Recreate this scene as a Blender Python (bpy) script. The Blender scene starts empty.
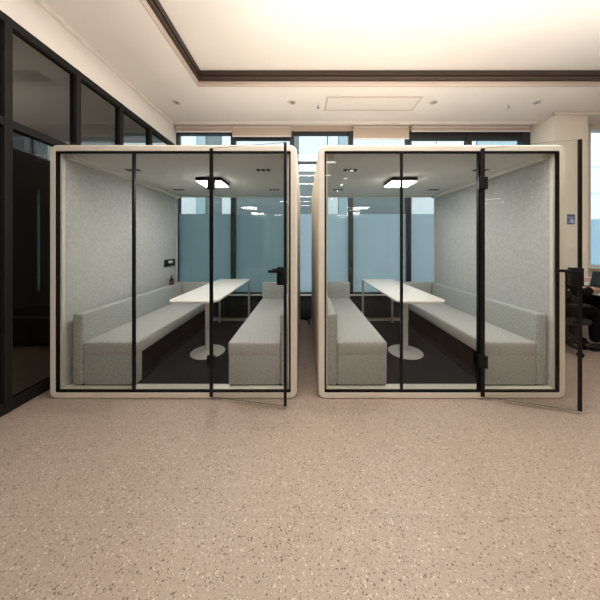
import bpy, bmesh, math, random
from mathutils import Vector, Matrix
random.seed(7)
R = math.radians
scene = bpy.context.scene
COL = scene.collection

# ------------------------------------------------------------------ helpers
def tag(o, label=None, cat=None, group=None, kind=None):
    if label: o['label'] = label
    if cat: o['category'] = cat
    if group: o['group'] = group
    if kind: o['kind'] = kind
    return o

def empty(name, loc=(0, 0, 0), rz=0.0, label=None, cat=None, group=None, kind=None, parent=None):
    o = bpy.data.objects.new(name, None)
    o.empty_display_size = 0.1
    COL.objects.link(o)
    o.location = loc
    o.rotation_euler = (0, 0, rz)
    if parent: o.parent = parent
    return tag(o, label, cat, group, kind)

class MB:
    """collects shapes and links them as one mesh object"""
    def __init__(self):
        self.bm = bmesh.new()
    def _merge(self, t, mi=0):
        for f in t.faces: f.material_index = mi
        me = bpy.data.meshes.new('tmp'); t.to_mesh(me); t.free()
        self.bm.from_mesh(me); bpy.data.meshes.remove(me)
        return self
    def box(self, x0, x1, y0, y1, z0, z1, bev=0.0, seg=2, mi=0, M=None):
        t = bmesh.new()
        bmesh.ops.create_cube(t, size=1.0)
        for v in t.verts:
            v.co = Vector((x0 + (v.co.x + .5) * (x1 - x0), y0 + (v.co.y + .5) * (y1 - y0), z0 + (v.co.z + .5) * (z1 - z0)))
        if bev > 0:
            bmesh.ops.bevel(t, geom=t.edges[:], offset=bev, segments=seg, profile=.5, affect='EDGES')
        if M is not None: t.transform(M)
        bmesh.ops.recalc_face_normals(t, faces=t.faces[:])
        return self._merge(t, mi)
    def cyl(self, c, r, h, axis='Z', seg=32, r2=None, bev=0.0, mi=0):
        t = bmesh.new()
        bmesh.ops.create_cone(t, cap_ends=True, segments=seg, radius1=r, radius2=r if r2 is None else r2, depth=h)
        if bev > 0:
            es = [e for e in t.edges if abs(e.verts[0].co.z - e.verts[1].co.z) < 1e-6]
            bmesh.ops.bevel(t, geom=es, offset=bev, segments=2, profile=.5, affect='EDGES')
        if axis == 'X': t.transform(Matrix.Rotation(R(90), 4, 'Y'))
        if axis == 'Y': t.transform(Matrix.Rotation(R(90), 4, 'X'))
        t.transform(Matrix.Translation(c))
        return self._merge(t, mi)
    def sph(self, c, s, seg=24, mi=0, M=None):
        t = bmesh.new()
        bmesh.ops.create_uvsphere(t, u_segments=seg, v_segments=seg // 2, radius=1.0)
        for v in t.verts: v.co = Vector((v.co.x * s[0], v.co.y * s[1], v.co.z * s[2]))
        if M is not None: t.transform(M)
        t.transform(Matrix.Translation(c))
        return self._merge(t, mi)
    def lathe(self, prof, c=(0, 0, 0), seg=24, mi=0):
        t = bmesh.new(); rings = []
        for r, z in prof:
            rings.append([t.verts.new((c[0] + r * math.cos(2 * math.pi * k / seg), c[1] + r * math.sin(2 * math.pi * k / seg), c[2] + z)) for k in range(seg)])
        for a, b in zip(rings, rings[1:]):
            for k in range(seg):
                t.faces.new((a[k], a[(k + 1) % seg], b[(k + 1) % seg], b[k]))
        t.faces.new(rings[0][::-1]); t.faces.new(rings[-1])
        bmesh.ops.recalc_face_normals(t, faces=t.faces[:])
        return self._merge(t, mi)
    def tube(self, pts, r, seg=10, mi=0):
        t = bmesh.new(); rings = []
        P = [Vector(p) for p in pts]
        for i, p in enumerate(P):
            d = (P[min(i + 1, len(P) - 1)] - P[max(i - 1, 0)]).normalized()
            u = d.cross(Vector((0, 0, 1)))
            if u.length < 1e-3: u = d.cross(Vector((0, 1, 0)))
            u.normalize(); w = d.cross(u)
            rings.append([t.verts.new(p + r * (math.cos(2 * math.pi * k / seg) * u + math.sin(2 * math.pi * k / seg) * w)) for k in range(seg)])
        for a, b in zip(rings, rings[1:]):
            for k in range(seg): t.faces.new((a[k], a[(k + 1) % seg], b[(k + 1) % seg], b[k]))
        t.faces.new(rings[0][::-1]); t.faces.new(rings[-1])
        bmesh.ops.recalc_face_normals(t, faces=t.faces[:])
        return self._merge(t, mi)
    def build(self, name, mat, parent=None, smooth=False, loc=None):
        me = bpy.data.meshes.new(name)
        self.bm.to_mesh(me); self.bm.free()
        mats = mat if isinstance(mat, (list, tuple)) else [mat]
        for m in mats: me.materials.append(m)
        if smooth:
            for p in me.polygons: p.use_smooth = True
            try: me.set_sharp_from_angle(angle=R(40))
            except Exception: pass
        o = bpy.data.objects.new(name, me)
        COL.objects.link(o)
        if parent: o.parent = parent
        if loc: o.location = loc
        return o

def children(o): return [c for c in bpy.data.objects if c.parent == o]
def copy_tree(o, parent=None):
    c = o.copy(); COL.objects.link(c); c.parent = parent
    for ch in children(o): copy_tree(ch, c)
    return c

# ------------------------------------------------------------------ materials
def newmat(name):
    m = bpy.data.materials.new(name); m.use_nodes = True
    nt = m.node_tree; nt.nodes.clear()
    out = nt.nodes.new('ShaderNodeOutputMaterial')
    return m, nt, out
def L(nt, a, b): nt.links.new(a, b)
def pbr(name, col, rough=.5, metal=0.0, noise=0.0, nscale=20, bump=0.0, bscale=200, spec=.5):
    m, nt, out = newmat(name)
    b = nt.nodes.new('ShaderNodeBsdfPrincipled')
    b.inputs['Base Color'].default_value = (*col, 1); b.inputs['Roughness'].default_value = rough
    b.inputs['Metallic'].default_value = metal
    b.inputs['Specular IOR Level'].default_value = spec
    L(nt, b.outputs[0], out.inputs[0])
    tc = nt.nodes.new('ShaderNodeTexCoord')
    if noise > 0:
        n = nt.nodes.new('ShaderNodeTexNoise'); n.inputs['Scale'].default_value = nscale; n.inputs['Detail'].default_value = 4
        L(nt, tc.outputs['Object'], n.inputs['Vector'])
        r = nt.nodes.new('ShaderNodeMapRange')
        r.inputs['From Min'].default_value = .3; r.inputs['From Max'].default_value = .7
        r.inputs['To Min'].default_value = 1 - noise; r.inputs['To Max'].default_value = 1 + noise
        L(nt, n.outputs['Fac'], r.inputs['Value'])
        mx = nt.nodes.new('ShaderNodeMix'); mx.data_type = 'RGBA'; mx.blend_type = 'MULTIPLY'; mx.inputs[0].default_value = 1
        mx.inputs[6].default_value = (*col, 1)
        L(nt, r.outputs[0], mx.inputs[7]); L(nt, mx.outputs[2], b.inputs['Base Color'])
    if bump > 0:
        n2 = nt.nodes.new('ShaderNodeTexNoise'); n2.inputs['Scale'].default_value = bscale; n2.inputs['Detail'].default_value = 3
        L(nt, tc.outputs['Object'], n2.inputs['Vector'])
        bp = nt.nodes.new('ShaderNodeBump'); bp.inputs['Strength'].default_value = bump; bp.inputs['Distance'].default_value = .004
        L(nt, n2.outputs['Fac'], bp.inputs['Height']); L(nt, bp.outputs[0], b.inputs['Normal'])
    return m
def emit(name, col, s):
    m, nt, out = newmat(name)
    e = nt.nodes.new('ShaderNodeEmission'); e.inputs[0].default_value = (*col, 1); e.inputs[1].default_value = s
    L(nt, e.outputs[0], out.inputs[0]); return m
def glass(name, tint, f0=.035, gain=.9, rough=0.0):
    m, nt, out = newmat(name)
    t = nt.nodes.new('ShaderNodeBsdfTransparent'); t.inputs[0].default_value = (*tint, 1)
    g = nt.nodes.new('ShaderNodeBsdfGlossy'); g.inputs['Roughness'].default_value = rough
    lw = nt.nodes.new('ShaderNodeLayerWeight'); lw.inputs['Blend'].default_value = .5
    p = nt.nodes.new('ShaderNodeMath'); p.operation = 'POWER'; p.inputs[1].default_value = 5
    L(nt, lw.outputs['Facing'], p.inputs[0])
    ma = nt.nodes.new('ShaderNodeMath'); ma.operation = 'MULTIPLY_ADD'; ma.inputs[1].default_value = gain; ma.inputs[2].default_value = f0
    L(nt, p.outputs[0], ma.inputs[0])
    mx = nt.nodes.new('ShaderNodeMixShader')
    L(nt, ma.outputs[0], mx.inputs[0]); L(nt, t.outputs[0], mx.inputs[1]); L(nt, g.outputs[0], mx.inputs[2])
    L(nt, mx.outputs[0], out.inputs[0]); return m
def film_mat(name, col, through=.12):
    m, nt, out = newmat(name)
    tr = nt.nodes.new('ShaderNodeBsdfTranslucent'); tr.inputs[0].default_value = (*col, 1)
    tp = nt.nodes.new('ShaderNodeBsdfTransparent'); tp.inputs[0].default_value = (.8, .95, 1, 1)
    g = nt.nodes.new('ShaderNodeBsdfGlossy'); g.inputs['Roughness'].default_value = .08
    tc = nt.nodes.new('ShaderNodeTexCoord')
    n = nt.nodes.new('ShaderNodeTexNoise'); n.inputs['Scale'].default_value = 1.1; n.inputs['Detail'].default_value = 3
    L(nt, tc.outputs['Object'], n.inputs['Vector'])
    rp = nt.nodes.new('ShaderNodeMapRange'); rp.inputs['From Min'].default_value = .3; rp.inputs['From Max'].default_value = .7
    rp.inputs['To Min'].default_value = through * .6; rp.inputs['To Max'].default_value = through * 1.4
    L(nt, n.outputs['Fac'], rp.inputs['Value'])
    a = nt.nodes.new('ShaderNodeMixShader'); L(nt, rp.outputs[0], a.inputs[0])
    L(nt, tr.outputs[0], a.inputs[1]); L(nt, tp.outputs[0], a.inputs[2])
    b = nt.nodes.new('ShaderNodeMixShader'); b.inputs[0].default_value = .05
    L(nt, a.outputs[0], b.inputs[1]); L(nt, g.outputs[0], b.inputs[2]); L(nt, b.outputs[0], out.inputs[0])
    return m
def felt(name, col, scale=55, amp=.16, bump=.4):
    m, nt, out = newmat(name)
    b = nt.nodes.new('ShaderNodeBsdfPrincipled'); b.inputs['Roughness'].default_value = .95
    b.inputs['Specular IOR Level'].default_value = .1
    tc = nt.nodes.new('ShaderNodeTexCoord')
    n = nt.nodes.new('ShaderNodeTexNoise'); n.inputs['Scale'].default_value = scale; n.inputs['Detail'].default_value = 6; n.inputs['Roughness'].default_value = .75
    n2 = nt.nodes.new('ShaderNodeTexNoise'); n2.inputs['Scale'].default_value = 400; n2.inputs['Detail'].default_value = 2
    for k in (n, n2): L(nt, tc.outputs['Object'], k.inputs['Vector'])
    r = nt.nodes.new('ShaderNodeMapRange'); r.inputs['From Min'].default_value = .3; r.inputs['From Max'].default_value = .7
    r.inputs['To Min'].default_value = 1 - amp; r.inputs['To Max'].default_value = 1 + amp
    L(nt, n.outputs['Fac'], r.inputs['Value'])
    mx = nt.nodes.new('ShaderNodeMix'); mx.data_type = 'RGBA'; mx.blend_type = 'MULTIPLY'; mx.inputs[0].default_value = 1
    mx.inputs[6].default_value = (*col, 1); L(nt, r.outputs[0], mx.inputs[7]); L(nt, mx.outputs[2], b.inputs['Base Color'])
    bp = nt.nodes.new('ShaderNodeBump'); bp.inputs['Strength'].default_value = bump; bp.inputs['Distance'].default_value = .003
    L(nt, n2.outputs['Fac'], bp.inputs['Height']); L(nt, bp.outputs[0], b.inputs['Normal'])
    L(nt, b.outputs[0], out.inputs[0]); return m
def terrazzo():
    m, nt, out = newmat('terrazzo')
    b = nt.nodes.new('ShaderNodeBsdfPrincipled'); b.inputs['Roughness'].default_value = .42
    b.inputs['Specular IOR Level'].default_value = .35
    g = nt.nodes.new('ShaderNodeNewGeometry')
    def mixc(fac, c1, c2):
        x = nt.nodes.new('ShaderNodeMix'); x.data_type = 'RGBA'
        L(nt, fac, x.inputs[0])
        for s, c in ((6, c1), (7, c2)):
            if isinstance(c, tuple): x.inputs[s].default_value = (*c, 1)
            else: L(nt, c, x.inputs[s])
        return x.outputs[2]
    def math_(op, a, bb=None):
        x = nt.nodes.new('ShaderNodeMath'); x.operation = op
        for i, v in enumerate((a, bb)):
            if v is None: continue
            if isinstance(v, (int, float)): x.inputs[i].default_value = v
            else: L(nt, v, x.inputs[i])
        return x.outputs[0]
    big = nt.nodes.new('ShaderNodeTexNoise'); big.inputs['Scale'].default_value = 1.2; big.inputs['Detail'].default_value = 3
    fine = nt.nodes.new('ShaderNodeTexNoise'); fine.inputs['Scale'].default_value = 140; fine.inputs['Detail'].default_value = 3
    for k in (big, fine): L(nt, g.outputs['Position'], k.inputs['Vector'])
    bigr = nt.nodes.new('ShaderNodeMapRange'); bigr.inputs['From Min'].default_value = .35; bigr.inputs['From Max'].default_value = .65; L(nt, big.outputs['Fac'], bigr.inputs['Value'])
    finer = nt.nodes.new('ShaderNodeMapRange'); finer.inputs['From Min'].default_value = .3; finer.inputs['From Max'].default_value = .7; L(nt, fine.outputs['Fac'], finer.inputs['Value'])
    c0 = mixc(bigr.outputs[0], (.35, .275, .222), (.39, .31, .25))
    c1 = mixc(finer.outputs[0], (.31, .236, .185), c0)
    col = c1
    # chips: (scale, share of cells, radius, colour)
    for sc, lo, hi, rad, cc, off in ((80, 0, .17, .42, (.10, .07, .052), 0.0), (78, .0, .14, .38, (.58, .485, .405), 3.3), (120, .0, .30, .42, (.13, .094, .07), 7.7), (120, .0, .24, .40, (.52, .43, .355), 11.1)):
        mp = nt.nodes.new('ShaderNodeMapping'); mp.inputs['Location'].default_value = (off, off * .7, 0)
        L(nt, g.outputs['Position'], mp.inputs['Vector'])
        v = nt.nodes.new('ShaderNodeTexVoronoi'); v.inputs['Scale'].default_value = sc; v.voronoi_dimensions = '2D'
        L(nt, mp.outputs[0], v.inputs['Vector'])
        sep = nt.nodes.new('ShaderNodeSeparateColor'); L(nt, v.outputs['Color'], sep.inputs[0])
        a = math_('LESS_THAN', sep.outputs[0], hi)
        rr = math_('MULTIPLY', sep.outputs[1], rad)
        d = math_('LESS_THAN', v.outputs['Distance'], rr)
        f = math_('MULTIPLY', a, d)
        f = math_('MULTIPLY', f, .85)
        col = mixc(f, col, cc)
    # tile joints every 0.6 m
    sx = nt.nodes.new('ShaderNodeSeparateXYZ'); L(nt, g.outputs['Position'], sx.inputs[0])
    js = []
    for o, off in ((sx.outputs[0], .147 + 60), (sx.outputs[1], -1.231 + 60)):
        p = math_('ADD', o, off)
        p = math_('PINGPONG', p, .3)
        js.append(math_('LESS_THAN', p, .0016))
    j = math_('MAXIMUM', js[0], js[1]); j = math_('MULTIPLY', j, .45)
    col = mixc(j, col, (.2, .17, .14))
    L(nt, col, b.inputs['Base Color'])
    L(nt, b.outputs[0], out.inputs[0]); return m

M = {
 'floor': terrazzo(),
 'ceil': pbr('ceiling_paint', (.76, .70, .645), .9, noise=.02, nscale=2),
 'wall': pbr('wall_paint', (.80, .745, .64), .85, noise=.02, nscale=3),
 'wallgrey': pbr('grey_wall_paint', (.50, .46, .42), .85),
 'brown': pbr('bronze_trim', (.035, .021, .015), .5),
 'brownlite': pbr('tan_trim', (.52, .42, .35), .6),
 'frame': pbr('booth_shell', (.76, .70, .60), .55, noise=.015, nscale=8),
 'jamb': pbr('booth_jamb', (.74, .70, .62), .5),
 'black': pbr('black_metal', (.005, .0045, .004), .5, spec=.25),
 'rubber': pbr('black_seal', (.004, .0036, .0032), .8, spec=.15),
 'felt': felt('grey_felt', (.53, .54, .525), 45, .2),
 'feltceil': felt('booth_ceiling_felt', (.66, .655, .62), 40, .06, .2),
 'sofa': felt('bench_fabric', (.415, .435, .41), 60, .34, .8),
 'sofa_lit': felt('bench_fabric_lamplit', (.45, .45, .432), 60, .28, .8),  # same bench fabric, made paler for the lamplight on the seats
 'carpet': felt('charcoal_carpet', (.022, .0225, .0245), 120, .5, .8),
 'white': pbr('white_laminate', (.80, .77, .72), .35),
 'whitemetal': pbr('white_powder_coat', (.66, .65, .62), .4),
 'glass': glass('booth_glass', (.965, .972, .962), .018),
 'doorglass': glass('booth_door_glass', (.972, .98, .97), .016),
 'glassedge': pbr('glass_edge', (.12, .14, .12), .2),
 'winglass': glass('window_glass', (.90, .95, .95), .035),
 'partglass': glass('partition_glass', (.74, .74, .71), .05),
 'film': film_mat('frosted_film', (.66, .76, .80)),
 'filmteal': film_mat('teal_frosted_film', (.40, .50, .51)),
 'filmlight': film_mat('pale_frosted_film', (.72, .90, 1.0)),
 'mullion': pbr('dark_window_frame', (.02, .021, .024), .45),
 'partframe': pbr('partition_frame', (.013, .012, .0105), .6, spec=.2),
 'granite': pbr('dark_dado', (.028, .03, .034), .5, noise=.5, nscale=40),
 'blind': pbr('blind_fabric', (.50, .40, .325), .9),
 'hem': pbr('blind_hem', (.78, .74, .70), .5),
 'sill': pbr('window_sill', (.75, .75, .74), .4),
 'lamp': emit('lamp_glow', (1, .97, .93), 55),
 'bar': emit('linear_light_glow', (1, .955, .90), 30),
 'spot': emit('downlight_glow', (1, .93, .84), 110),
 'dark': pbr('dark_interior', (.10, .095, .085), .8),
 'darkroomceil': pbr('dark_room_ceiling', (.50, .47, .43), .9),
 'cabinet': pbr('dark_cabinet', (.018, .017, .016), .5),
 'cabtop': pbr('grey_cabinet_top', (.25, .25, .24), .5),
 'facade_dark': pbr('facade_dark_glass', (.13, .165, .18), .25),
 'facade_pale': pbr('facade_pale_panel', (.66, .71, .76), .6),
 'facade_teal': pbr('facade_teal_panel', (.30, .42, .46), .4),
 'pave': pbr('pavement', (.35, .36, .36), .9, noise=.1, nscale=2),
 'skin': pbr('skin', (.56, .33, .23), .5),
 'cloth': pbr('black_cloth', (.0035, .0035, .0045), .95, spec=.1, bump=.3, bscale=60),
 'trouser': pbr('dark_trousers', (.005, .005, .0065), .95, spec=.1),
 'hair': pbr('dark_hair', (.02, .014, .010), .6),
 'eye': pbr('eye', (.02, .015, .012), .2),
 'plastic': pbr('black_plastic', (.008, .008, .0085), .5, spec=.3),
 'greymesh': pbr('grey_mesh', (.016, .016, .016), .8),
 'chrome': pbr('chrome', (.6, .6, .6), .2, 1.0),
 'deskdark': pbr('dark_desk_panel', (.025, .018, .014), .5),
 'desktop': pbr('desk_top', (.62, .60, .58), .4),
 'blue': pbr('sign_blue', (.10, .16, .36), .4),
 'bluedark': pbr('sign_header', (.05, .07, .14), .4),
 'bluelite': pbr('sign_pictogram', (.55, .60, .72), .4),
 'switch': pbr('switch_plate', (.78, .75, .70), .4),
 'bottle': pbr('bottle_amber', (.05, .018, .012), .2),
 'bottlelab': pbr('bottle_wrap', (.10, .04, .03), .5),
 'panelglow': pbr('panel_face', (.75, .76, .76), .3),
 'screen': pbr('laptop_screen', (.02, .022, .025), .2),
 'paper': pbr('paper', (.72, .70, .68), .7),
 'pink': pbr('pink_print', (.62, .38, .33), .7),
}

# ------------------------------------------------------------------ dimensions
ZC = 3.65        # ceiling
YW = 4.6         # window wall
XL = -2.45       # glass partition
XR = 6.6
YB = -13.0
CO = (-1.515, 5.6, -7.0, 3.43)  # coffer x0,x1,y0,y1
CH = .19

# ------------------------------------------------------------------ setting
b = MB(); b.box(-7, XR + .2, YB - .2, YW + .3, -.12, 0)
tag(b.build('floor', M['floor']), kind='structure')

b = MB()
x0, x1, y0, y1 = CO
b.box(XL - .1, XR + .2, y1, YW - .13, ZC, ZC + .3)
b.box(XL - .1, x0, YB - .2, y1, ZC, ZC + .3)
b.box(x1, XR + .2, YB - .2, y1, ZC, ZC + .3)
b.box(x0, x1, YB - .2, y0, ZC, ZC + .3)
b.box(x0 - .05, x1 + .05, y0 - .05, y1 + .05, ZC + CH, ZC + CH + .1)
b.box(XL - .1, XR + .2, YW - .13, YW + .3, ZC + .02, ZC + .3)      # blind pocket above the windows
tag(b.build('ceiling', M['ceil']), kind='structure')

# stepped bronze edge of the raised ceiling
b = MB()
def ring(b, x0, x1, y0, y1, w, z0, z1, mi=0):
    b.box(x0, x1, y1 - w, y1, z0, z1, mi=mi); b.box(x0, x1, y0, y0 + w, z0, z1, mi=mi)
    b.box(x0, x0 + w, y0 + w, y1 - w, z0, z1, mi=mi); b.box(x1 - w, x1, y0 + w, y1 - w, z0, z1, mi=mi)
ring(b, x0 - .005, x1 + .005, y0 - .005, y1 + .005, .02, ZC - .004, ZC + .065, 1)
ring(b, x0, x1, y0, y1, .05, ZC + .065, ZC + .085, 0)
ring(b, x0, x1, y0, y1, .035, ZC + .085, ZC + .12, 2)
ring(b, x0, x1, y0, y1, .06, ZC + .12, ZC + CH, 0)
tag(b.build('trim_1', [M['brown'], M['brownlite'], pbr('mid_bronze', (.12, .075, .052), .5)]), kind='structure')
# slim crown trim at the window side and along the partition bulkhead
b = MB()
b.box(XL, 4.33, YW - .19, YW - .13, ZC - .035, ZC + .02, bev=.006)
b.box(XL, XL + .05, YB, YW - .19, ZC - .04, ZC, bev=.006)
b.box(4.27, 4.33, 4.10, YW - .19, ZC - .035, ZC, bev=.006)
b.box(4.27, 5.46, 4.08, 4.14, ZC - .035, ZC, bev=.006)
tag(b.build('trim_2', M['ceil']), kind='structure')

# back wall: dado under the windows, head above, piers
WZ0, WZ1 = .44, 3.56
b = MB()
b.box(XL, 4.33, YW - .02, YW + .2, 0, WZ0 - .02)
tag(b.build('wall_back_dado', M['granite']), kind='structure')
b = MB()
b.box(-7, 4.33, YW, YW + .2, WZ1, ZC + .3, mi=1)
b.box(4.33, 4.95, YW, YW + .2, 0, ZC + .3)
b.box(4.95, XR + .2, YW, YW + .2, 0, .96)
b.box(4.95, XR + .2, YW, YW + .2, 3.62, ZC + .3)
b.box(4.95, 5.46, YW, YW + .2, .96, 3.62)
b.box(6.4, XR + .2, YW, YW + .2, .96, 3.62)
tag(b.build('wall_back', [M['wall'], M['brownlite']]), kind='structure')
b = MB(); b.box(4.33, 4.90, 4.14, YW, 0, ZC, bev=.004)
tag(b.build('wall_column', [M['wall']]), kind='structure')
b = MB(); b.box(XR, XR + .2, YB, YW + .2, 0, ZC + .3)
tag(b.build('wall_right', M['wall']), kind='structure')
b = MB(); b.box(-7, XR + .2, YB - .2, YB, 0, ZC + .3)
tag(b.build('wall_front', M['wall']), kind='structure')

# left wall: bulkhead over a dark framed glass partition
wl = empty('wall_left', (XL, 0, 0), kind='structure')
b = MB(); b.box(-.12, 0, YB, YW + .2, 3.29, ZC + .05)
b.build('bulkhead', M['ceil'], wl)
for z0_, z1_, nm in ((3.22, 3.29, 'head_rail'), (2.37, 2.44, 'transom_rail'), (0, .09, 'bottom_rail')):
    b = MB(); b.box(-.07, 0, YB, YW, z0_, z1_, bev=.004); b.build(nm, M['partframe'], wl)
py = [-1.11 + .62 * k for k in range(-8, 10)]
for y in py:
    b = MB(); b.box(-.075, .004, y - .028, y + .028, .0, 3.29, bev=.004); b.build('post', M['partframe'], wl)
for ya, yb in zip(py, py[1:]):
    for za, zb in ((.09, 2.37), (2.44, 3.22)):
        b = MB(); b.box(-.042, -.032, ya + .028, yb - .028, za, zb); b.build('glass_pane', M['partglass'], wl)

# the dark meeting room behind the partition
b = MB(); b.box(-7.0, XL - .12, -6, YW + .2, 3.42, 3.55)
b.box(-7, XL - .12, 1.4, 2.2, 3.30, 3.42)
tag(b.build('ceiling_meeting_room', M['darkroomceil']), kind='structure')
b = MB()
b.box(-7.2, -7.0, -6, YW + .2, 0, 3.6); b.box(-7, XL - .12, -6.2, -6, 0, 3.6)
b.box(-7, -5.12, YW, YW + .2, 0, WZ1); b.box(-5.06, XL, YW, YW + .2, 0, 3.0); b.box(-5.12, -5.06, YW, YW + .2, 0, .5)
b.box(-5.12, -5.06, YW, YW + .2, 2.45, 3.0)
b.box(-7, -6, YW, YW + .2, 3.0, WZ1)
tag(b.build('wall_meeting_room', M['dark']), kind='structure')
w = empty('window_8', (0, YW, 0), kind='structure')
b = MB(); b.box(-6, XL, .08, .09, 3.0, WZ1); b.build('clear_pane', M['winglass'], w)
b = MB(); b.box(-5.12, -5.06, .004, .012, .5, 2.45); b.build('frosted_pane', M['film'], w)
cab = empty('low_cabinet', (-3.4, 3.5, 0), label='low dark cabinet with a pale top edge behind the glass partition', cat='cabinet')
b = MB(); b.box(-.85, .85, -.25, .25, .04, .40, bev=.006); b.build('carcass', M['cabinet'], cab)
b = MB(); b.box(-.86, .86, -.27, .26, .40, .425, bev=.004); b.build('top', M['cabinet'], cab)
b = MB(); b.box(-.86, .86, -.276, -.2705, .402, .423); b.build('edge_strip', M['cabtop'], cab)
for k in range(3):
    xa = -.85 + k * .567
    b = MB(); b.box(xa + .006, xa + .56, -.268, -.25, .06, .39, bev=.003); d = b.build('door', M['cabinet'], cab)
b = MB(); b.box(-.8, .8, -.2, .2, 0, .04); b.build('plinth', M['cabinet'], cab)

# windows along the back
MX = [-2.45, -1.361, -.23, .90, 2.01, 3.17, 4.33]
for i in range(6):
    w = empty('window_%d' % (i + 1), (0, YW, 0), kind='structure')
    a, c = MX[i], MX[i + 1]
    hw = .042
    b = MB()
    if i == 0: b.box(a, a + .035, 0, .1, WZ0, WZ1)
    b.box(c - hw if i < 5 else c - .16, c + (hw if i < 5 else 0), -.01, .1, WZ0, WZ1)
    a2, c2 = a + (.035 if i == 0 else hw), c - (hw if i < 5 else .16)
    b.box(a2, c2, 0, .1, WZ1 - .05, WZ1); b.box(a2, c2, 0, .1, WZ0, WZ0 + .03)
    if i in (1, 4, 5):      # opening lights with a heavier sash
        b.box(a2, c2, .0, .07, WZ1 - .16, WZ1 - .05)
    if i in (1, 2): b.box(a2, c2, .02, .08, 2.955, 2.99)
    b.build('window_frame', M['mullion'], w)
    b = MB(); b.box(a2, c2, .045, .053, 1.98, WZ1 - .05); b.build('clear_pane', M['winglass'], w)
    b = MB(); b.box(a2, c2, .045, .053, WZ0 + .03, 1.98); b.build('frosted_pane', M['filmteal' if i < 2 else 'film'], w)
b = MB(); b.box(XL, 4.33, YW - .07, YW + .1, WZ0 - .02, WZ0, bev=.004)
tag(b.build('trim_3', M['sill']), kind='structure')
w = empty('window_7', (0, YW, 0), kind='structure')
b = MB(); b.box(5.46, 5.50, 0, .1, .96, 3.62, mi=0); b.box(6.36, 6.40, 0, .1, .96, 3.62); b.box(5.5, 6.36, 0, .1, 3.58, 3.62); b.box(5.5, 6.36, 0, .1, .96, 1.0)
b.build('window_frame', M['sill'], w)
b = MB(); b.box(5.5, 6.36, .045, .053, 1.88, 3.58); b.build('clear_pane', M['winglass'], w)
b = MB(); b.box(5.5, 6.36, .045, .053, 1.0, 1.88); b.build('frosted_pane', M['filmlight'], w)
b = MB(); b.box(4.92, 6.5, -.12, .0, .935, .965, bev=.005); b.build('window_sill', M['sill'], w)

# roller blinds
def blind(x0, x1, zb, label, fat):
    t = empty('roller_blind', ((x0 + x1) / 2, YW - .07, 0), label=label, cat='blind', group=None)
    h = (x1 - x0) / 2
    b = MB(); b.box(-h, h, -.008, .0, zb, ZC - .01); b.build('blind_fabric', M['blind'], t)
    b = MB(); b.box(-h, h, -.018, .008, zb - .02, zb, bev=.004); b.build('hem_bar', M['hem'], t)
    b = MB(); b.cyl((0, .015, ZC - .045), .025, 2 * h - .02, 'X', 16); b.build('roller_tube', M['hem'], t, True)
blind(-2.42, -1.36, 3.525, 'rolled-up tan blind with a white hem, over the window beside the dark glass partition', 0)
blind(-1.35, -.24, 3.44, 'tan roller blind just left of the bare window over the gap between the booths', 0)
blind(.93, 1.98, 3.395, 'tan roller blind pulled down furthest, just right of the bare window over the gap', 0)
blind(2.03, 4.27, 3.535, 'very wide rolled-up blind with a white hem, next to the beige column', 0)

# ------------------------------------------------------------------ outside
b = MB(); b.box(-20, 25, YW + .3, 40, -.6, -.5)
tag(b.build('ground', M['pave']), kind='structure')
YF = 11.0
K = YF / 240.0
def fx(px): return (px - 304) * K
def fz(py_): return 1.4 + (244 - py_) * K
bl = empty('office_building', (0, YF, -.5), label='pale and teal office block seen through the windows behind the booths', cat='building')
def part(nm, m, xa, xb, za, zb, d0=.0, d1=.3):
    b = MB(); b.box(xa, xb, d0, d1, za + .5, zb + .5); b.build(nm, M[m], bl)
part('facade_wall', 'facade_dark', -16, 20, -.5, 9, .1, .6)
for a, c in ((120, 178), (180, 196), (222, 233), (328, 338), (412, 436), (470, 476), (590, 640)):
    part('pale_column', 'facade_pale', fx(a), fx(c), -.5, 9, 0, .1)
for a, c, m in ((236, 292, 'facade_pale'), (299, 327, 'facade_pale'), (353, 411, 'facade_pale'), (437, 466, 'facade_pale')):
    part('upper_panel', m, fx(a), fx(c), fz(171), 9, .02, .1)
for a, c in ((196, 205), (339, 351), (478, 530), (535, 588)):
    part('teal_panel', 'facade_teal', fx(a), fx(c), -.5, 9, .04, .1)
for y in (166, 190):
    part('ledge', 'facade_pale', fx(480), fx(700), fz(y + (3 if y == 190 else 1)), fz(y - (10 if y == 190 else 1)), -.05, .1)

# ------------------------------------------------------------------ booths
YP = 2.17
HW, PH, WT, PD = 1.12, 2.297, .055, 2.03
def rrect(x0, x1, z0, z1, r, n=6):
    pts = []
    for cx, cz, a0 in ((x1 - r, z0 + r, -90), (x1 - r, z1 - r, 0), (x0 + r, z1 - r, 90), (x0 + r, z0 + r, 180)):
        for k in range(n + 1):
            a = R(a0 + 90 * k / n); pts.append((cx + r * math.cos(a), cz + r * math.sin(a)))
    return pts
def shell_mb(x0, x1, z0, z1, r, t, y0, y1, ri=.012):
    b = MB(); bm = b.bm
    o = rrect(x0, x1, z0, z1, r); i = rrect(x0 + t, x1 - t, z0 + t, z1 - t, ri)
    n = len(o); e = .010
    oi = rrect(x0 + e, x1 - e, z0 + e, z1 - e, r - e)
    rings = [[bm.verts.new((p[0], y, p[1])) for p in pr] for pr, y in
             ((i, y0), (oi, y0), (o, y0 + e), (o, y1), (i, y1))]
    for a, c in zip(rings, rings[1:] + rings[:1]):
        for k in range(n):
            bm.faces.new((a[k], a[(k + 1) % n], c[(k + 1) % n], c[k]))
    bmesh.ops.recalc_face_normals(bm, faces=bm.faces[:])
    return b

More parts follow.
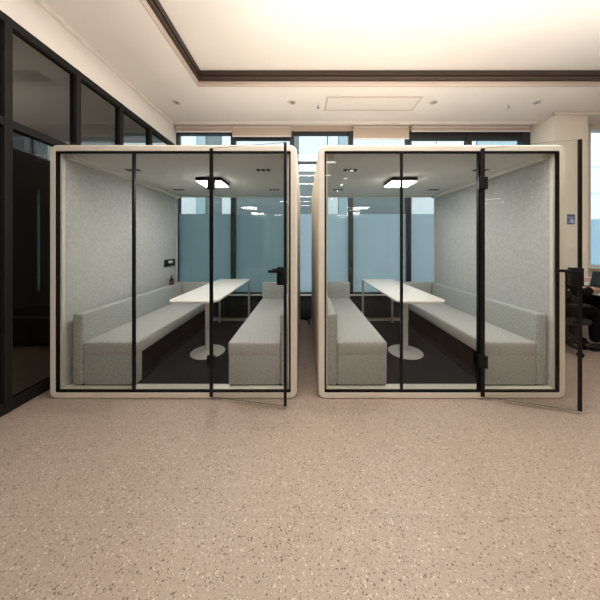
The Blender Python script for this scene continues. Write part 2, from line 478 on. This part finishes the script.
def make_booth(name, cx, ang, label):
    t = empty(name, (cx, YP, 0), label=label, cat='booth')
    shell_mb(-HW, HW, 0, PH, .062, WT, 0, PD).build('shell', M['frame'], t, True)
    xi, z0, z1 = HW - WT, WT, PH - WT          # opening
    # interior linings
    for s in (-1, 1):
        b = MB(); xa, xb = sorted((s * xi, s * (xi - .033)))
        b.box(xa, xb, .065, PD - .03, z0 + .012, z1 - .02, bev=.004); b.build('felt_wall', M['felt'], t)
        b = MB(); xa, xb = sorted((s * xi, s * (xi - .030)))
        b.box(xa, xb, .032, .065, z0, z1, bev=.002); b.build('jamb', M['jamb'], t)
        b = MB(); xa, xb = sorted((s * (xi - .033), s * (xi - .102)))
        b.box(xa, xb, .065, PD - .03, z1 - .05, z1 - .004, bev=.01); b.build('cornice', M['jamb'], t)
    b = MB(); b.box(-xi, xi, .04, PD - .03, z1 - .012, z1 - .001); b.build('ceiling_lining', M['feltceil'], t)
    b = MB(); b.box(-xi + .05, xi - .022, .11, PD - .04, z0, z0 + .012); b.build('carpet', M['carpet'], t)
    b = MB(); b.box(-xi, xi, .03, .11, z0, z0 + .018, bev=.003); b.build('sill', M['jamb'], t)
    # black seal round the opening
    b = MB(); g = .015
    b.box(-xi, xi, .004, .03, z0, z0 + g); b.box(-xi, xi, .004, .03, z1 - g, z1)
    b.box(-xi, -xi + g, .004, .03, z0 + g, z1 - g); b.box(xi - g, xi, .004, .03, z0 + g, z1 - g)
    b.build('seal', M['rubber'], t)
    # fixed panes
    xs, xd = -.363, .352
    b = MB(); b.box(-xi + .01, xs - .001, .012, .020, z0 + .01, z1 - .01); b.build('glass_pane', M['glass'], t)
    b = MB(); b.box(xs + .001, xd - .01, .012, .020, z0 + .01, z1 - .01); b.build('glass_pane', M['glass'], t)
    b = MB(); b.box(xs - .010, xs + .010, .003, .028, z0 + g, z1 - g); b.build('mullion', M['black'], t)
    b = MB(); b.box(xd - .022, xd + .002, .002, .030, z0 + g, z1 - g); b.build('door_post', M['black'], t)
    # back glazing
    b = MB()
    b.box(-xi, xi, PD - .03, PD - .01, z0, z0 + .035); b.box(-xi, xi, PD - .03, PD - .01, z1 - .03, z1)
    b.box(-xi, -xi + .046, PD - .03, PD - .01, z0 + .035, z1 - .03); b.box(xi - .046, xi, PD - .03, PD - .01, z0 + .035, z1 - .03)
    b.build('rear_frame', M['whitemetal'], t)
    b = MB(); b.box(-xi + .046, xi - .046, PD - .024, PD - .016, z0 + .035, z1 - .03); b.build('rear_glass_pane', M['glass'], t)
    # door leaf (swung out towards the lobby)
    d = MB(); W = .703; za, zb = .030, 2.258
    d.box(W - .024, W, -.012, .002, za, zb, bev=.002)
    d.box(-.010, .022, -.010, .0, za, zb, bev=.002)
    door = d.build('door', M['black'], t, loc=(xd - .004, -.012, 0)); door.rotation_euler = (0, 0, -ang)
    b = MB(); b.box(.022, W - .024, -.009, -.001, za, zb, mi=0)
    gp = b.build('door_pane', [M['doorglass'], M['glassedge']], door)
    for p in gp.data.polygons:
        if abs(p.normal.z) > .5: p.material_index = 1
    for zc in (.345, 1.945):
        b = MB(); b.box(-.030, .042, -.020, .009, zc - .055, zc + .055, bev=.004); b.build('hinge', M['black'], door)
    b = MB(); b.box(W - .078, W - .002, -.034, .022, 1.055, 1.205, bev=.005)
    for s in (-1, 1):
        yb_ = -.034 if s < 0 else .022
        b.cyl((W - .050, yb_ + s * .014, 1.172), .011, .034, 'Y', 16)
        ya, yc = sorted((yb_ + s * .02, yb_ + s * .034))
        b.box(W - .145, W - .038, ya, yc, 1.160, 1.184, bev=.005)
    b.build('handle', M['black'], door, True)
    # ceiling lamp and vents
    lm = MB(); zt = z1 - .012
    lm.box(-.16, .16, .80, 1.12, zt - .045, zt, bev=.006)
    lamp = lm.build('ceiling_lamp', M['plastic'], t)
    b = MB(); b.box(-.15, .15, .81, 1.11, zt - .052, zt - .0452); b.build('lamp_diffuser', M['lamp'], lamp)
    for sx_ in (-.73, .73):
        for yy in (.52, 1.50):
            b = MB()
            for k in (-1, 0, 1): b.box(sx_ + k * .056 - .020, sx_ + k * .056 + .020, yy - .035, yy + .035, zt - .004, zt + .001)
            b.build('ceiling_vent', M['black'], t)
    return t

boothL = make_booth('office_booth', -1.185, R(10.5), 'white-framed glass meeting booth beside the dark glass partition, door slightly ajar')
boothR = make_booth('office_booth', 1.25, R(15.5), 'white-framed glass meeting booth beside the beige column, door swung further out')

# control panel in the left booth
b = MB(); b.box(-HW + WT + .033, -HW + WT + .048, 1.63, 1.93, 1.035, 1.15, bev=.004)
cp = b.build('control_panel', M['plastic'], boothL)
b = MB(); b.box(-HW + WT + .048, -HW + WT + .052, 1.73, 1.85, 1.085, 1.125, bev=.001); b.build('touch_pad', M['panelglow'], cp)

# ------------------------------------------------------------------ benches
FZ = WT + .012
def make_bench(side, xw, W, label):
    """side -1: backrest on the left wall, +1: on the right wall"""
    t = empty('upholstered_bench', (xw, YP, FZ), label=label, cat='bench')
    s = -side
    y0, y1 = .065, PD - .035
    def bx(b, a, c, *r, **k):
        lo, hi = sorted((s * a, s * c)); return b.box(lo, hi, *r, **k)
    bw = .10
    b = MB(); bx(b, 0, bw, y0, y1, .014, .683, bev=.022, seg=3); b.build('backrest', M['sofa'], t, True)
    b = MB(); bx(b, bw, W, y0, y1 - bw, .285, .418, bev=.022, seg=3)
    b.build('seat', M['sofa_lit'], t, True)
    b = MB(); bx(b, bw, W - .003, y0 + .002, y0 + .10, .014, .40, bev=.020, seg=3); b.build('front_panel', M['sofa'], t, True)
    b = MB(); bx(b, bw, W, y1 - bw, y1, .014, .683, bev=.022, seg=3); b.build('rear_panel', M['sofa'], t, True)
    b = MB(); bx(b, .02, W - .02, y0 + .02, y1 - .02, 0, .015); b.build('plinth', M['rubber'], t)
    b = MB(); bx(b, bw - .005, W - .10, y0 + .09, y1 - .09, .014, .29); b.build('underseat_shade_box', M['rubber'], t)  # black box added so the shaded void under the seat goes dark
    return t
make_bench(-1, -2.165, .60, 'grey fabric bench against the booth wall that has the black control panel')
make_bench(1, -.125, .585, 'grey fabric bench behind the slightly ajar door of the booth beside the dark partition')
make_bench(-1, .210, .57, 'grey fabric bench in the wide-open booth, on the side nearer the other booth')
make_bench(1, 2.272, .60, 'grey fabric bench behind the wide-open glass door, on the side nearer the beige column')

# ------------------------------------------------------------------ tables
def make_table(cx, label):
    t = empty('meeting_table', (cx, YP + .79, FZ), label=label, cat='table')
    y0, y1, hw = -.45, 1.18, .266
    b = MB(); bm = b.bm
    pts = []
    for px_, py_, a0 in ((hw, y0, -90), (hw, y1, 0), (-hw, y1, 90), (-hw, y0, 180)):
        r = .10 if py_ == y0 else .02
        ccx = px_ - math.copysign(r, px_); ccy = py_ + (r if py_ == y0 else -r)
        for k in range(9):
            a = R(a0 + 90 * k / 8); pts.append((ccx + r * math.cos(a), ccy + r * math.sin(a)))
    z0, z1 = .712, .732
    lo = [bm.verts.new((p[0], p[1], z0)) for p in pts]; hi = [bm.verts.new((p[0], p[1], z1)) for p in pts]
    n = len(pts)
    bm.faces.new(lo[::-1]); bm.faces.new(hi)
    for k in range(n): bm.faces.new((lo[k], lo[(k + 1) % n], hi[(k + 1) % n], hi[k]))
    bmesh.ops.bevel(bm, geom=[e for e in bm.edges if abs(e.verts[0].co.z - e.verts[1].co.z) < 1e-6], offset=.003, segments=2, profile=.5, affect='EDGES')
    b.build('table_top', M['white'], t, True)
    b = MB(); b.cyl((0, 0, .36), .032, .70, seg=28); b.cyl((0, 0, .704), .09, .016, seg=28); b.build('pedestal', M['whitemetal'], t, True)
    b = MB(); b.lathe([(.02, 0), (.198, 0), (.203, .005), (.198, .011), (.06, .017), (.04, .03), (.02, .03)], seg=48); b.build('base_plate', M['whitemetal'], t, True)
    for s in (-1, 1):
        b = MB(); b.box(s * .25 - .015, s * .25 + .015, y1 - .075, y1 - .045, 0, z0, bev=.003); b.build('leg', M['whitemetal'], t)
make_table(-1.185, 'white pedestal table between the benches of the booth beside the dark partition')
make_table(1.25, 'white pedestal table between the benches of the booth beside the beige column')

# sanitiser bottle on the bench back
t = empty('pump_bottle', (-2.112, 3.83, FZ + .683), label='small dark brown bottle standing on the bench back below the control panel', cat='bottle')
b = MB(); b.lathe([(.02, 0), (.032, .002), (.034, .01), (.034, .075), (.028, .092), (.012, .10), (.011, .112)], seg=24); b.build('bottle_body', M['bottle'], t, True)
b = MB(); b.lathe([(.0345, .022), (.0347, .024), (.0347, .066), (.0345, .068)], seg=24); b.build('wrapper', M['bottlelab'], t, True)
b = MB(); b.lathe([(.013, .112), (.014, .113), (.014, .13), (.005, .132), (.005, .15)], seg=16); b.box(-.006, .03, -.006, .006, .148, .157, bev=.002); b.build('pump', M['plastic'], t, True)

# cable on the floor in the gap
b = MB()
b.tube([(-.03, 4.50, .05), (-.02, 4.45, .012), (.03, 4.40, .008), (.10, 4.36, .008), (.105, 4.30, .008), (.08, 4.22, .008), (.07, 4.16, .03), (.075, 4.14, .06), (.09, 4.13, .03), (.10, 4.12, .008)], .008)
tag(b.build('power_cable', M['rubber'], smooth=True), 'short black cable on the floor at the far end of the gap between the booths', 'cable')
t = empty('power_strip', (.03, 4.47, 0), label='black strip lying at the foot of the window wall in the gap between the booths', cat='power strip')
b = MB(); b.box(-.1, .1, -.035, .035, 0, .05, bev=.006); b.build('case', M['plastic'], t)

# ------------------------------------------------------------------ ceiling fittings
dl = [(-2.03, 3.81, 'recessed downlight nearest the dark glass partition'),
      (-.19, 3.81, 'recessed downlight above the gap between the booths'),
      (2.06, 3.81, 'recessed downlight just right of the ceiling grille'),
      (3.70, 3.81, 'recessed downlight nearest the beige column')]
proto = None
def make_dl():
    t = empty('downlight', (0, 0, ZC))
    b = MB(); b.lathe([(.062, -.001), (.075, -.001), (.075, -.006), (.070, -.009), (.055, -.006), (.055, -.001)], seg=32); b.build('trim_ring', M['ceil'], t, True)
    b = MB(); b.cyl((0, 0, -.003), .05, .004, seg=28); b.build('lens', pbr('downlight_lens', (.42, .38, .34), .3), t)
    b = MB(); b.sph((.012, 0, -.006), (.022, .022, .006), 16); b.build('bulb', M['chrome'], t)
    return t
for x, y, lab in dl:
    o = make_dl() if proto is None else copy_tree(proto)
    proto = proto or o
    o.location = (x, y, ZC); tag(o, lab, 'ceiling light', 'recessed downlights in the strip of ceiling over the booths')
spr = None
for x, y, lab in ((.226, 3.87, 'small ceiling sprinkler beside the ceiling grille'), (3.30, 3.87, 'small ceiling sprinkler near the beige column')):
    if spr is None:
        o = spr = empty('ceiling_sprinkler', (x, y, ZC))
        b = MB(); b.cyl((0, 0, -.003), .034, .012, seg=24); b.build('escutcheon', M['sill'], spr, True)
        b = MB(); b.cyl((0, 0, -.03), .011, .05, seg=16); b.cyl((0, 0, -.058), .02, .004, seg=20); b.build('nozzle', M['chrome'], spr, True)
    else: o = copy_tree(spr); o.location = (x, y, ZC)
    tag(o, lab, 'sprinkler', 'ceiling sprinklers')
t = empty('ceiling_grille', (1.08, 3.85, ZC), label='long flat rectangular air grille set in the ceiling', cat='vent')
b = MB(); ring(b, -.74, .74, -.19, .19, .03, -.008, -.001); b.build('grille_frame', pbr('grille_tan', (.60, .51, .44), .6), t)
b = MB()
for k in range(8): b.box(-.71, .71, -.155 + k * .04, -.155 + k * .04 + .032, -.006, -.001)
b.build('slats', M['ceil'], t)

# linear lights hanging in the raised ceiling (mirrored in the glass)
lb = None
for y, xa in ((1.2, -.2), (.1, -.2), (-2.4, -.2), (-3.7, -.2), (-5.0, -.2)):
    if lb is None:
        lb = o = empty('linear_light', (xa, y, ZC))
        b = MB(); b.box(-1.1, 1.1, -.05, .05, .06, .11, bev=.005); b.build('housing', M['whitemetal'], o)
        b = MB(); b.box(-1.09, 1.09, -.045, .045, .05, .06); b.build('diffuser', M['bar'], o)
        for s in (-1, 1):
            b = MB(); b.cyl((s * .9, 0, .15), .004, .08, seg=8); b.build('hanger', M['chrome'], o)
    else: o = copy_tree(lb)
    o.location = (xa, y, ZC); tag(o, 'slim white linear light in the raised ceiling, mirrored in the booth glass', 'ceiling light', 'linear lights in the raised ceiling')
lb2 = None
for x, y in ((-3.3 + 1.2, -9.6), (-.9, -10.5), (3.0, -9.8), (3.3, -11.2)):
    if lb2 is None:
        lb2 = o = copy_tree(lb); o.scale = (.45, 1, 1)
    else: o = copy_tree(lb2)
    o.location = (x, y, ZC if y > -7 else ZC - .13); tag(o, 'slim white linear light in the raised ceiling, mirrored in the booth glass', 'ceiling light', 'linear lights in the raised ceiling')
sp = None
for y in (-3.3, -4.2, -5.2, -6.3):
    if sp is None:
        sp = o = empty('spot_light', (1.5, y, ZC + CH))
        b = MB(); b.cyl((0, 0, -.04), .05, .08, seg=24); b.build('housing', M['whitemetal'], o, True)
        b = MB(); b.cyl((0, 0, -.084), .046, .012, seg=24); b.build('lens', M['spot'], o)
    else: o = copy_tree(sp)
    o.location = (1.5, y, ZC + CH)
    tag(o, 'small round spotlight behind the viewer, mirrored in the booth glass', 'ceiling light', 'spotlights mirrored in the booth glass')

# ------------------------------------------------------------------ wall bits on the column
t = empty('wall_sign', (4.60, 4.14, 1.83), label='small blue sign on the beige column', cat='sign')
b = MB(); b.box(-.065, .065, -.008, 0, -.09, .05, bev=.002); b.build('sign_face', M['blue'], t)
b = MB(); b.box(-.065, .065, -.008, 0, .053, .08, bev=.002); b.build('sign_header', M['bluedark'], t)
b = MB(); b.box(-.055, .03, -.0095, -.008, .022, .032); b.box(-.05, -.005, -.0095, -.008, -.055, -.045)
b.cyl((.012, -.0088, -.02), .026, .0014, 'Y', 20); b.box(.0, .05, -.0095, -.008, -.065, -.045); b.build('pictogram', M['bluelite'], t)
t = empty('light_switch', (4.625, 4.14, 1.35), label='pale square switch plate on the beige column below the blue sign', cat='switch')
b = MB(); b.box(-.045, .045, -.01, 0, -.045, .045, bev=.004); b.build('plate', M['switch'], t)
b = MB(); b.box(-.025, .025, -.015, -.01, -.028, .028, bev=.003); b.build('rocker', M['switch'], t)

# ------------------------------------------------------------------ desk corner with a person
DX, DY = 4.52, 3.32
t = empty('desk', (DX, DY, 0), label='desk with a pale top and dark side panels, right of the open booth door', cat='desk')
b = MB(); b.box(-.75, .75, -.40, .40, .735, .765, bev=.004); b.build('desk_top', M['desktop'], t)
for s in (-1, 1):
    b = MB(); b.box(s * .70 - .02, s * .70 + .02, -.34, .36, 0, .735, bev=.003) if s > 0 else b.box(-.72, -.68, .0, .36, 0, .735, bev=.003)
    b.build('side_panel', M['deskdark'], t)
b = MB(); b.box(-.68, .68, .30, .32, .2, .735); b.build('modesty_panel', M['deskdark'], t)
b = MB(); b.box(-.45, .68, -.36, -.34, .03, .735); b.build('front_panel', M['deskdark'], t)
# laptop
t = empty('laptop', (4.17, 3.42, .765), label='open black laptop on the pale desk in front of the seated person', cat='laptop')
b = MB(); b.box(-.13, .11, -.17, .17, 0, .018, bev=.004); b.build('keyboard_base', M['plastic'], t)
b = MB(); b.box(.098, .108, -.17, .17, .018, .235, bev=.003, M=Matrix.Translation((.1, 0, .018)) @ Matrix.Rotation(R(14), 4, 'Y') @ Matrix.Translation((-.1, 0, -.018)))
sc_ = b.build('screen', M['plastic'], t)
b = MB(); b.box(.0965, .098, -.155, .155, .035, .22, M=Matrix.Translation((.1, 0, .018)) @ Matrix.Rotation(R(14), 4, 'Y') @ Matrix.Translation((-.1, 0, -.018)))
b.build('display', M['screen'], sc_)
t = empty('desk_calendar', (4.30, 3.66, .765), label='small paper desk calendar with pink print behind the laptop', cat='calendar')
b = MB(); b.box(-.09, .09, -.004, .004, 0, .14, M=Matrix.Translation((0, -.02, 0)) @ Matrix.Rotation(R(-12), 4, 'X')); b.build('page', M['paper'], t)
b = MB(); b.box(-.07, .07, -.0055, -.004, .06, .12, M=Matrix.Translation((0, -.02, 0)) @ Matrix.Rotation(R(-12), 4, 'X')); b.build('print', M['pink'], t)
b = MB(); b.box(-.09, .09, -.004, .004, 0, .138, M=Matrix.Translation((0, .045, 0)) @ Matrix.Rotation(R(14), 4, 'X')); b.build('stand', M['deskdark'], t)

# office chair
CX, CY = 3.42, 3.28
t = empty('office_chair', (CX, CY, 0), label='black office chair on castors under the person at the desk', cat='chair')
b = MB(); b.box(-.23, .25, -.24, .24, .36, .435, bev=.03, seg=3); b.build('seat', M['greymesh'], t, True)
b = MB(); b.box(-.30, -.25, -.22, .22, .55, 1.02, bev=.022, seg=3, M=Matrix.Translation((-.05, 0, 0)) @ Matrix.Rotation(R(-5), 4, 'Y')); b.build('backrest', M['greymesh'], t, True)
b = MB(); b.tube([(-.1, 0, .37), (-.28, 0, .37), (-.385, 0, .48), (-.39, 0, .7)], .022); b.build('back_bracket', M['plastic'], t, True)
b = MB(); b.cyl((0, 0, .24), .028, .26, seg=20); b.build('gas_lift', M['chrome'], t, True)
for s in (-1, 1):
    b = MB(); b.tube([(.0, s * .2, .39), (0, s * .29, .42), (-.02, s * .295, .62)], .016); b.box(-.14, .12, s * .295 - .035, s * .295 + .035, .62, .65, bev=.012); b.build('armrest', M['plastic'], t, True)
for k in range(5):
    a = R(72 * k - 18); c, s = math.cos(a), math.sin(a)
    b = MB(); b.tube([(.02 * c, .02 * s, .13), (.16 * c, .16 * s, .11), (.31 * c, .31 * s, .085)], .02); lg = b.build('base_leg', M['plastic'], t, True)
    b = MB(); b.cyl((.31 * c, .31 * s, .03), .03, .045, 'Y', 20, bev=.006); b.cyl((.31 * c, .31 * s, .07), .009, .05, seg=10); b.build('castor', M['rubber'], lg, True)

# person: one remeshed body, clothing and hair as children
def skin(joints, edges, root, sub=2, voxel=None, extra=None):
    me = bpy.data.meshes.new('tmpskin')
    me.from_pydata([j[0] for j in joints], edges, [])
    o = bpy.data.objects.new('tmpskin', me); COL.objects.link(o)
    md = o.modifiers.new('s', 'SKIN'); md.use_smooth_shade = True
    if not me.skin_vertices: bpy.context.view_layer.update()
    for i, j in enumerate(joints):
        r = j[1]; r = (r, r) if not isinstance(r, tuple) else r
        me.skin_vertices[0].data[i].radius = r
        me.skin_vertices[0].data[i].use_root = (i == root)
    ss = o.modifiers.new('u', 'SUBSURF'); ss.levels = sub; ss.render_levels = sub
    dg = bpy.context.evaluated_depsgraph_get(); dg.update()
    out = bpy.data.meshes.new_from_object(o.evaluated_get(dg))
    bpy.data.objects.remove(o)
    return out
def remesh(mb_mesh, voxel, it=4):
    o = bpy.data.objects.new('tmprm', mb_mesh); COL.objects.link(o)
    md = o.modifiers.new('r', 'REMESH'); md.mode = 'VOXEL'; md.voxel_size = voxel
    sm = o.modifiers.new('sm', 'SMOOTH'); sm.iterations = it; sm.factor = .4
    dg = bpy.context.evaluated_depsgraph_get(); dg.update()
    out = bpy.data.meshes.new_from_object(o.evaluated_get(dg))
    bpy.data.objects.remove(o); return out
def link_mesh(me, name, mat, parent):
    me.name = name; me.materials.clear(); me.materials.append(mat)
    for p in me.polygons: p.use_smooth = True
    o = bpy.data.objects.new(name, me); COL.objects.link(o); o.parent = parent; return o

PX, PY = 3.38, 3.28
pr = empty('person', (PX, PY, 0), label='person in a black jacket seated at the desk, one hand reaching to the laptop', cat='person')
# joints in person space: +X forward, +Y is the left side
def arm(s, elbow, wrist):
    return [((.02, s * .16, 1.0), .062), ((.03, s * .195, .97), .056), (elbow, .044), (wrist, .029)]
elR, wrR = (.08, -.27, .76), (.325, -.20, .825)
elL, wrL = (.20, .26, .80), (.48, .13, .805)
J = [((0, 0, .55), (.125, .15)), ((-.01, 0, .68), (.11, .14)), ((0, 0, .83), (.115, .15)), ((.01, 0, .97), (.09, .13)), ((.02, 0, 1.06), .055), ((.03, 0, 1.12), .052)]
E = [(0, 1), (1, 2), (2, 3), (3, 4), (4, 5)]
for s, el, wr in ((-1, elR, wrR), (1, elL, wrL)):
    n = len(J)
    J += arm(s, el, wr)
    E += [(3, n), (n, n + 1), (n + 1, n + 2), (n + 2, n + 3)]
for s in (-1, 1):
    n = len(J)
    J += [((.04, s * .09, .54), .085), ((.44, s * .12, .53), .062), ((.46, s * .12, .30), .052), ((.45, s * .12, .09), .036), ((.56, s * .13, .045), .034)]
    E += [(0, n), (n, n + 1), (n + 1, n + 2), (n + 2, n + 3), (n + 3, n + 4)]
bm = bmesh.new(); me = skin(J, E, 0); bm.from_mesh(me)
# head, nose, ears, hands with fingers
hb = MB()
HC = Vector((.055, 0, 1.215))
hb.sph(HC + Vector((-.008, 0, .02)), (.098, .076, .098)); hb.sph(HC + Vector((.022, 0, -.045)), (.068, .056, .070))
hb.sph(HC + Vector((.094, 0, -.012)), (.018, .013, .024), 16); hb.sph(HC + Vector((.076, 0, -.062)), (.014, .024, .007), 16)
for s in (-1, 1):
    hb.sph(HC + Vector((-.005, s * .078, -.008)), (.022, .010, .032), 16); hb.sph(HC + Vector((.08, s * .03, .03)), (.012, .022, .007), 12)
for s, wr in ((-1, wrR), (1, wrL)):
    w_ = Vector(wr); inw = -s
    yaw = Matrix.Rotation(R(18 * inw), 4, 'Z') @ Matrix.Rotation(R(12), 4, 'Y') @ Matrix.Rotation(R(-38 if s < 0 else 10), 4, 'X')
    def P(x, y, z): return w_ + (yaw @ Vector((x, y, z)))
    hb.sph(P(.05, 0, -.004), (.052, .040, .016), 20, M=yaw)
    hb.tube([P(-.02, 0, 0), P(.03, 0, -.002)], .026)
    for k, (yy, ln) in enumerate(((-.03, .060), (-.010, .074), (.010, .079), (.030, .070))):
        yy *= -inw * -1
        a = P(.085, yy, -.004); bb = P(.085 + ln * .45, yy * 1.12, .004); cc = P(.085 + ln * .8, yy * 1.16, -.010); dd = P(.085 + ln, yy * 1.18, -.022)
        hb.tube([a, bb, cc, dd], .0085, 10); hb.sph(dd, (.0085,) * 3, 12); hb.sph(a, (.010,) * 3, 12)
    hb.tube([P(.02, inw * .030, -.004), P(.055, inw * .058, -.010), P(.088, inw * .064, -.016)], .0105, 10); hb.sph(P(.088, inw * .064, -.016), (.0105,) * 3, 12)
tmp = bpy.data.meshes.new('t'); hb.bm.to_mesh(tmp); hb.bm.free(); bm.from_mesh(tmp)
full = bpy.data.meshes.new('t2'); bm.to_mesh(full); bm.free()
link_mesh(remesh(full, .006, 3), 'body', M['skin'], pr)
# jacket: torso and sleeves
J2 = [((0, 0, .53), (.145, .175)), ((-.01, 0, .68), (.135, .165)), ((0, 0, .83), (.14, .175)), ((.01, 0, .97), (.108, .150)), ((.02, 0, 1.055), .068)]
E2 = [(0, 1), (1, 2), (2, 3), (3, 4)]
for s, el, wr in ((-1, elR, wrR), (1, elL, wrL)):
    n = len(J2); J2 += [(p, r + .018) for p, r in arm(s, el, tuple(Vector(el).lerp(Vector(wr), .84)))]
    E2 += [(3, n), (n, n + 1), (n + 1, n + 2), (n + 2, n + 3)]
link_mesh(skin(J2, E2, 0), 'jacket', M['cloth'], pr)
for s in (-1, 1):
    pass
J3 = [((0, 0, .54), (.135, .16))]; E3 = []
for s in (-1, 1):
    n = len(J3); J3 += [((.04, s * .09, .54), .098), ((.44, s * .12, .53), .076), ((.46, s * .12, .30), .066), ((.45, s * .12, .10), .056)]
    E3 += [(0, n), (n, n + 1), (n + 1, n + 2), (n + 2, n + 3)]
link_mesh(skin(J3, E3, 0), 'trousers', M['trouser'], pr)
for s in (-1, 1):
    b = MB(); b.sph((.50, s * .125, .045), (.13, .048, .045), 20); b.box(.375, .63, s * .125 - .042, s * .125 + .042, 0, .022, bev=.01); b.build('shoe', M['plastic'], pr, True)
hb = MB(); hb.sph(HC + Vector((-.022, 0, .034)), (.100, .086, .100), 28); hb.sph(HC + Vector((-.06, 0, -.03)), (.055, .072, .07), 20)
hb.build('hair', M['hair'], pr, True)
for s in (-1, 1):
    b = MB(); b.sph(HC + Vector((.082, s * .03, .012)), (.008, .012, .007), 12); b.build('eye', M['eye'], pr, True)

# ------------------------------------------------------------------ light
def area(name, loc, sx, sy, e, col=(1, .96, .91), rot=(0, 0, 0)):
    l = bpy.data.lights.new(name, 'AREA'); l.shape = 'RECTANGLE'; l.size = sx; l.size_y = sy; l.energy = e; l.color = col
    o = bpy.data.objects.new(name, l); COL.objects.link(o); o.location = loc; o.rotation_euler = rot
    return o
# added unseen fill hanging free, facing up to brighten the raised ceiling
area('coffer_fill_light', (1.9, 1.4, ZC - .25), 5.0, 2.6, 30, rot=(R(180), 0, 0))
area('booth_front_fill_light', (1.2, 2.0, ZC + CH - .01), 3.6, 1.6, 110)  # added fill to brighten the floor before the booths, no real fitting
area('meeting_room_fill_light', (-4.6, 2.2, 2.2), 2.0, 2.5, 14, rot=(R(180), 0, 0))  # added unseen fill lifting the meeting room ceiling, no lamp there
# added floating fills, no real fittings, standing in for bounce onto the ceiling
area('ceiling_fill_light', (1.2, 1.2, 2.5), 6.0, 1.6, 45, rot=(R(180), 0, 0))
area('ceiling_fill_light', (1.2, 3.3, 2.34), 6.0, 1.2, 16, rot=(R(180), 0, 0))
wd = bpy.data.worlds.new('sky'); scene.world = wd; wd.use_nodes = True
wd.node_tree.nodes['Background'].inputs[0].default_value = (.96, .98, 1, 1)
wd.node_tree.nodes['Background'].inputs[1].default_value = 2.1

# ------------------------------------------------------------------ camera
cam = bpy.data.cameras.new('camera'); co = bpy.data.objects.new('camera', cam); COL.objects.link(co)
co.location = (0, 0, 1.4); co.rotation_euler = (R(90), 0, 0)
cam.sensor_width = 36; cam.lens = 240 / 600 * 36
cam.shift_x = -4 / 600; cam.shift_y = -56 / 600
cam.clip_start = .02
scene.camera = co
scene.view_settings.view_transform = 'Standard'
scene.view_settings.look = 'None'
scene.view_settings.exposure = 0.15
scene.cycles.max_bounces = 10
scene.cycles.diffuse_bounces = 5
scene.cycles.transparent_max_bounces = 40
scene.cycles.use_denoising = True
scene.cycles.caustics_reflective = False
scene.cycles.caustics_refractive = False
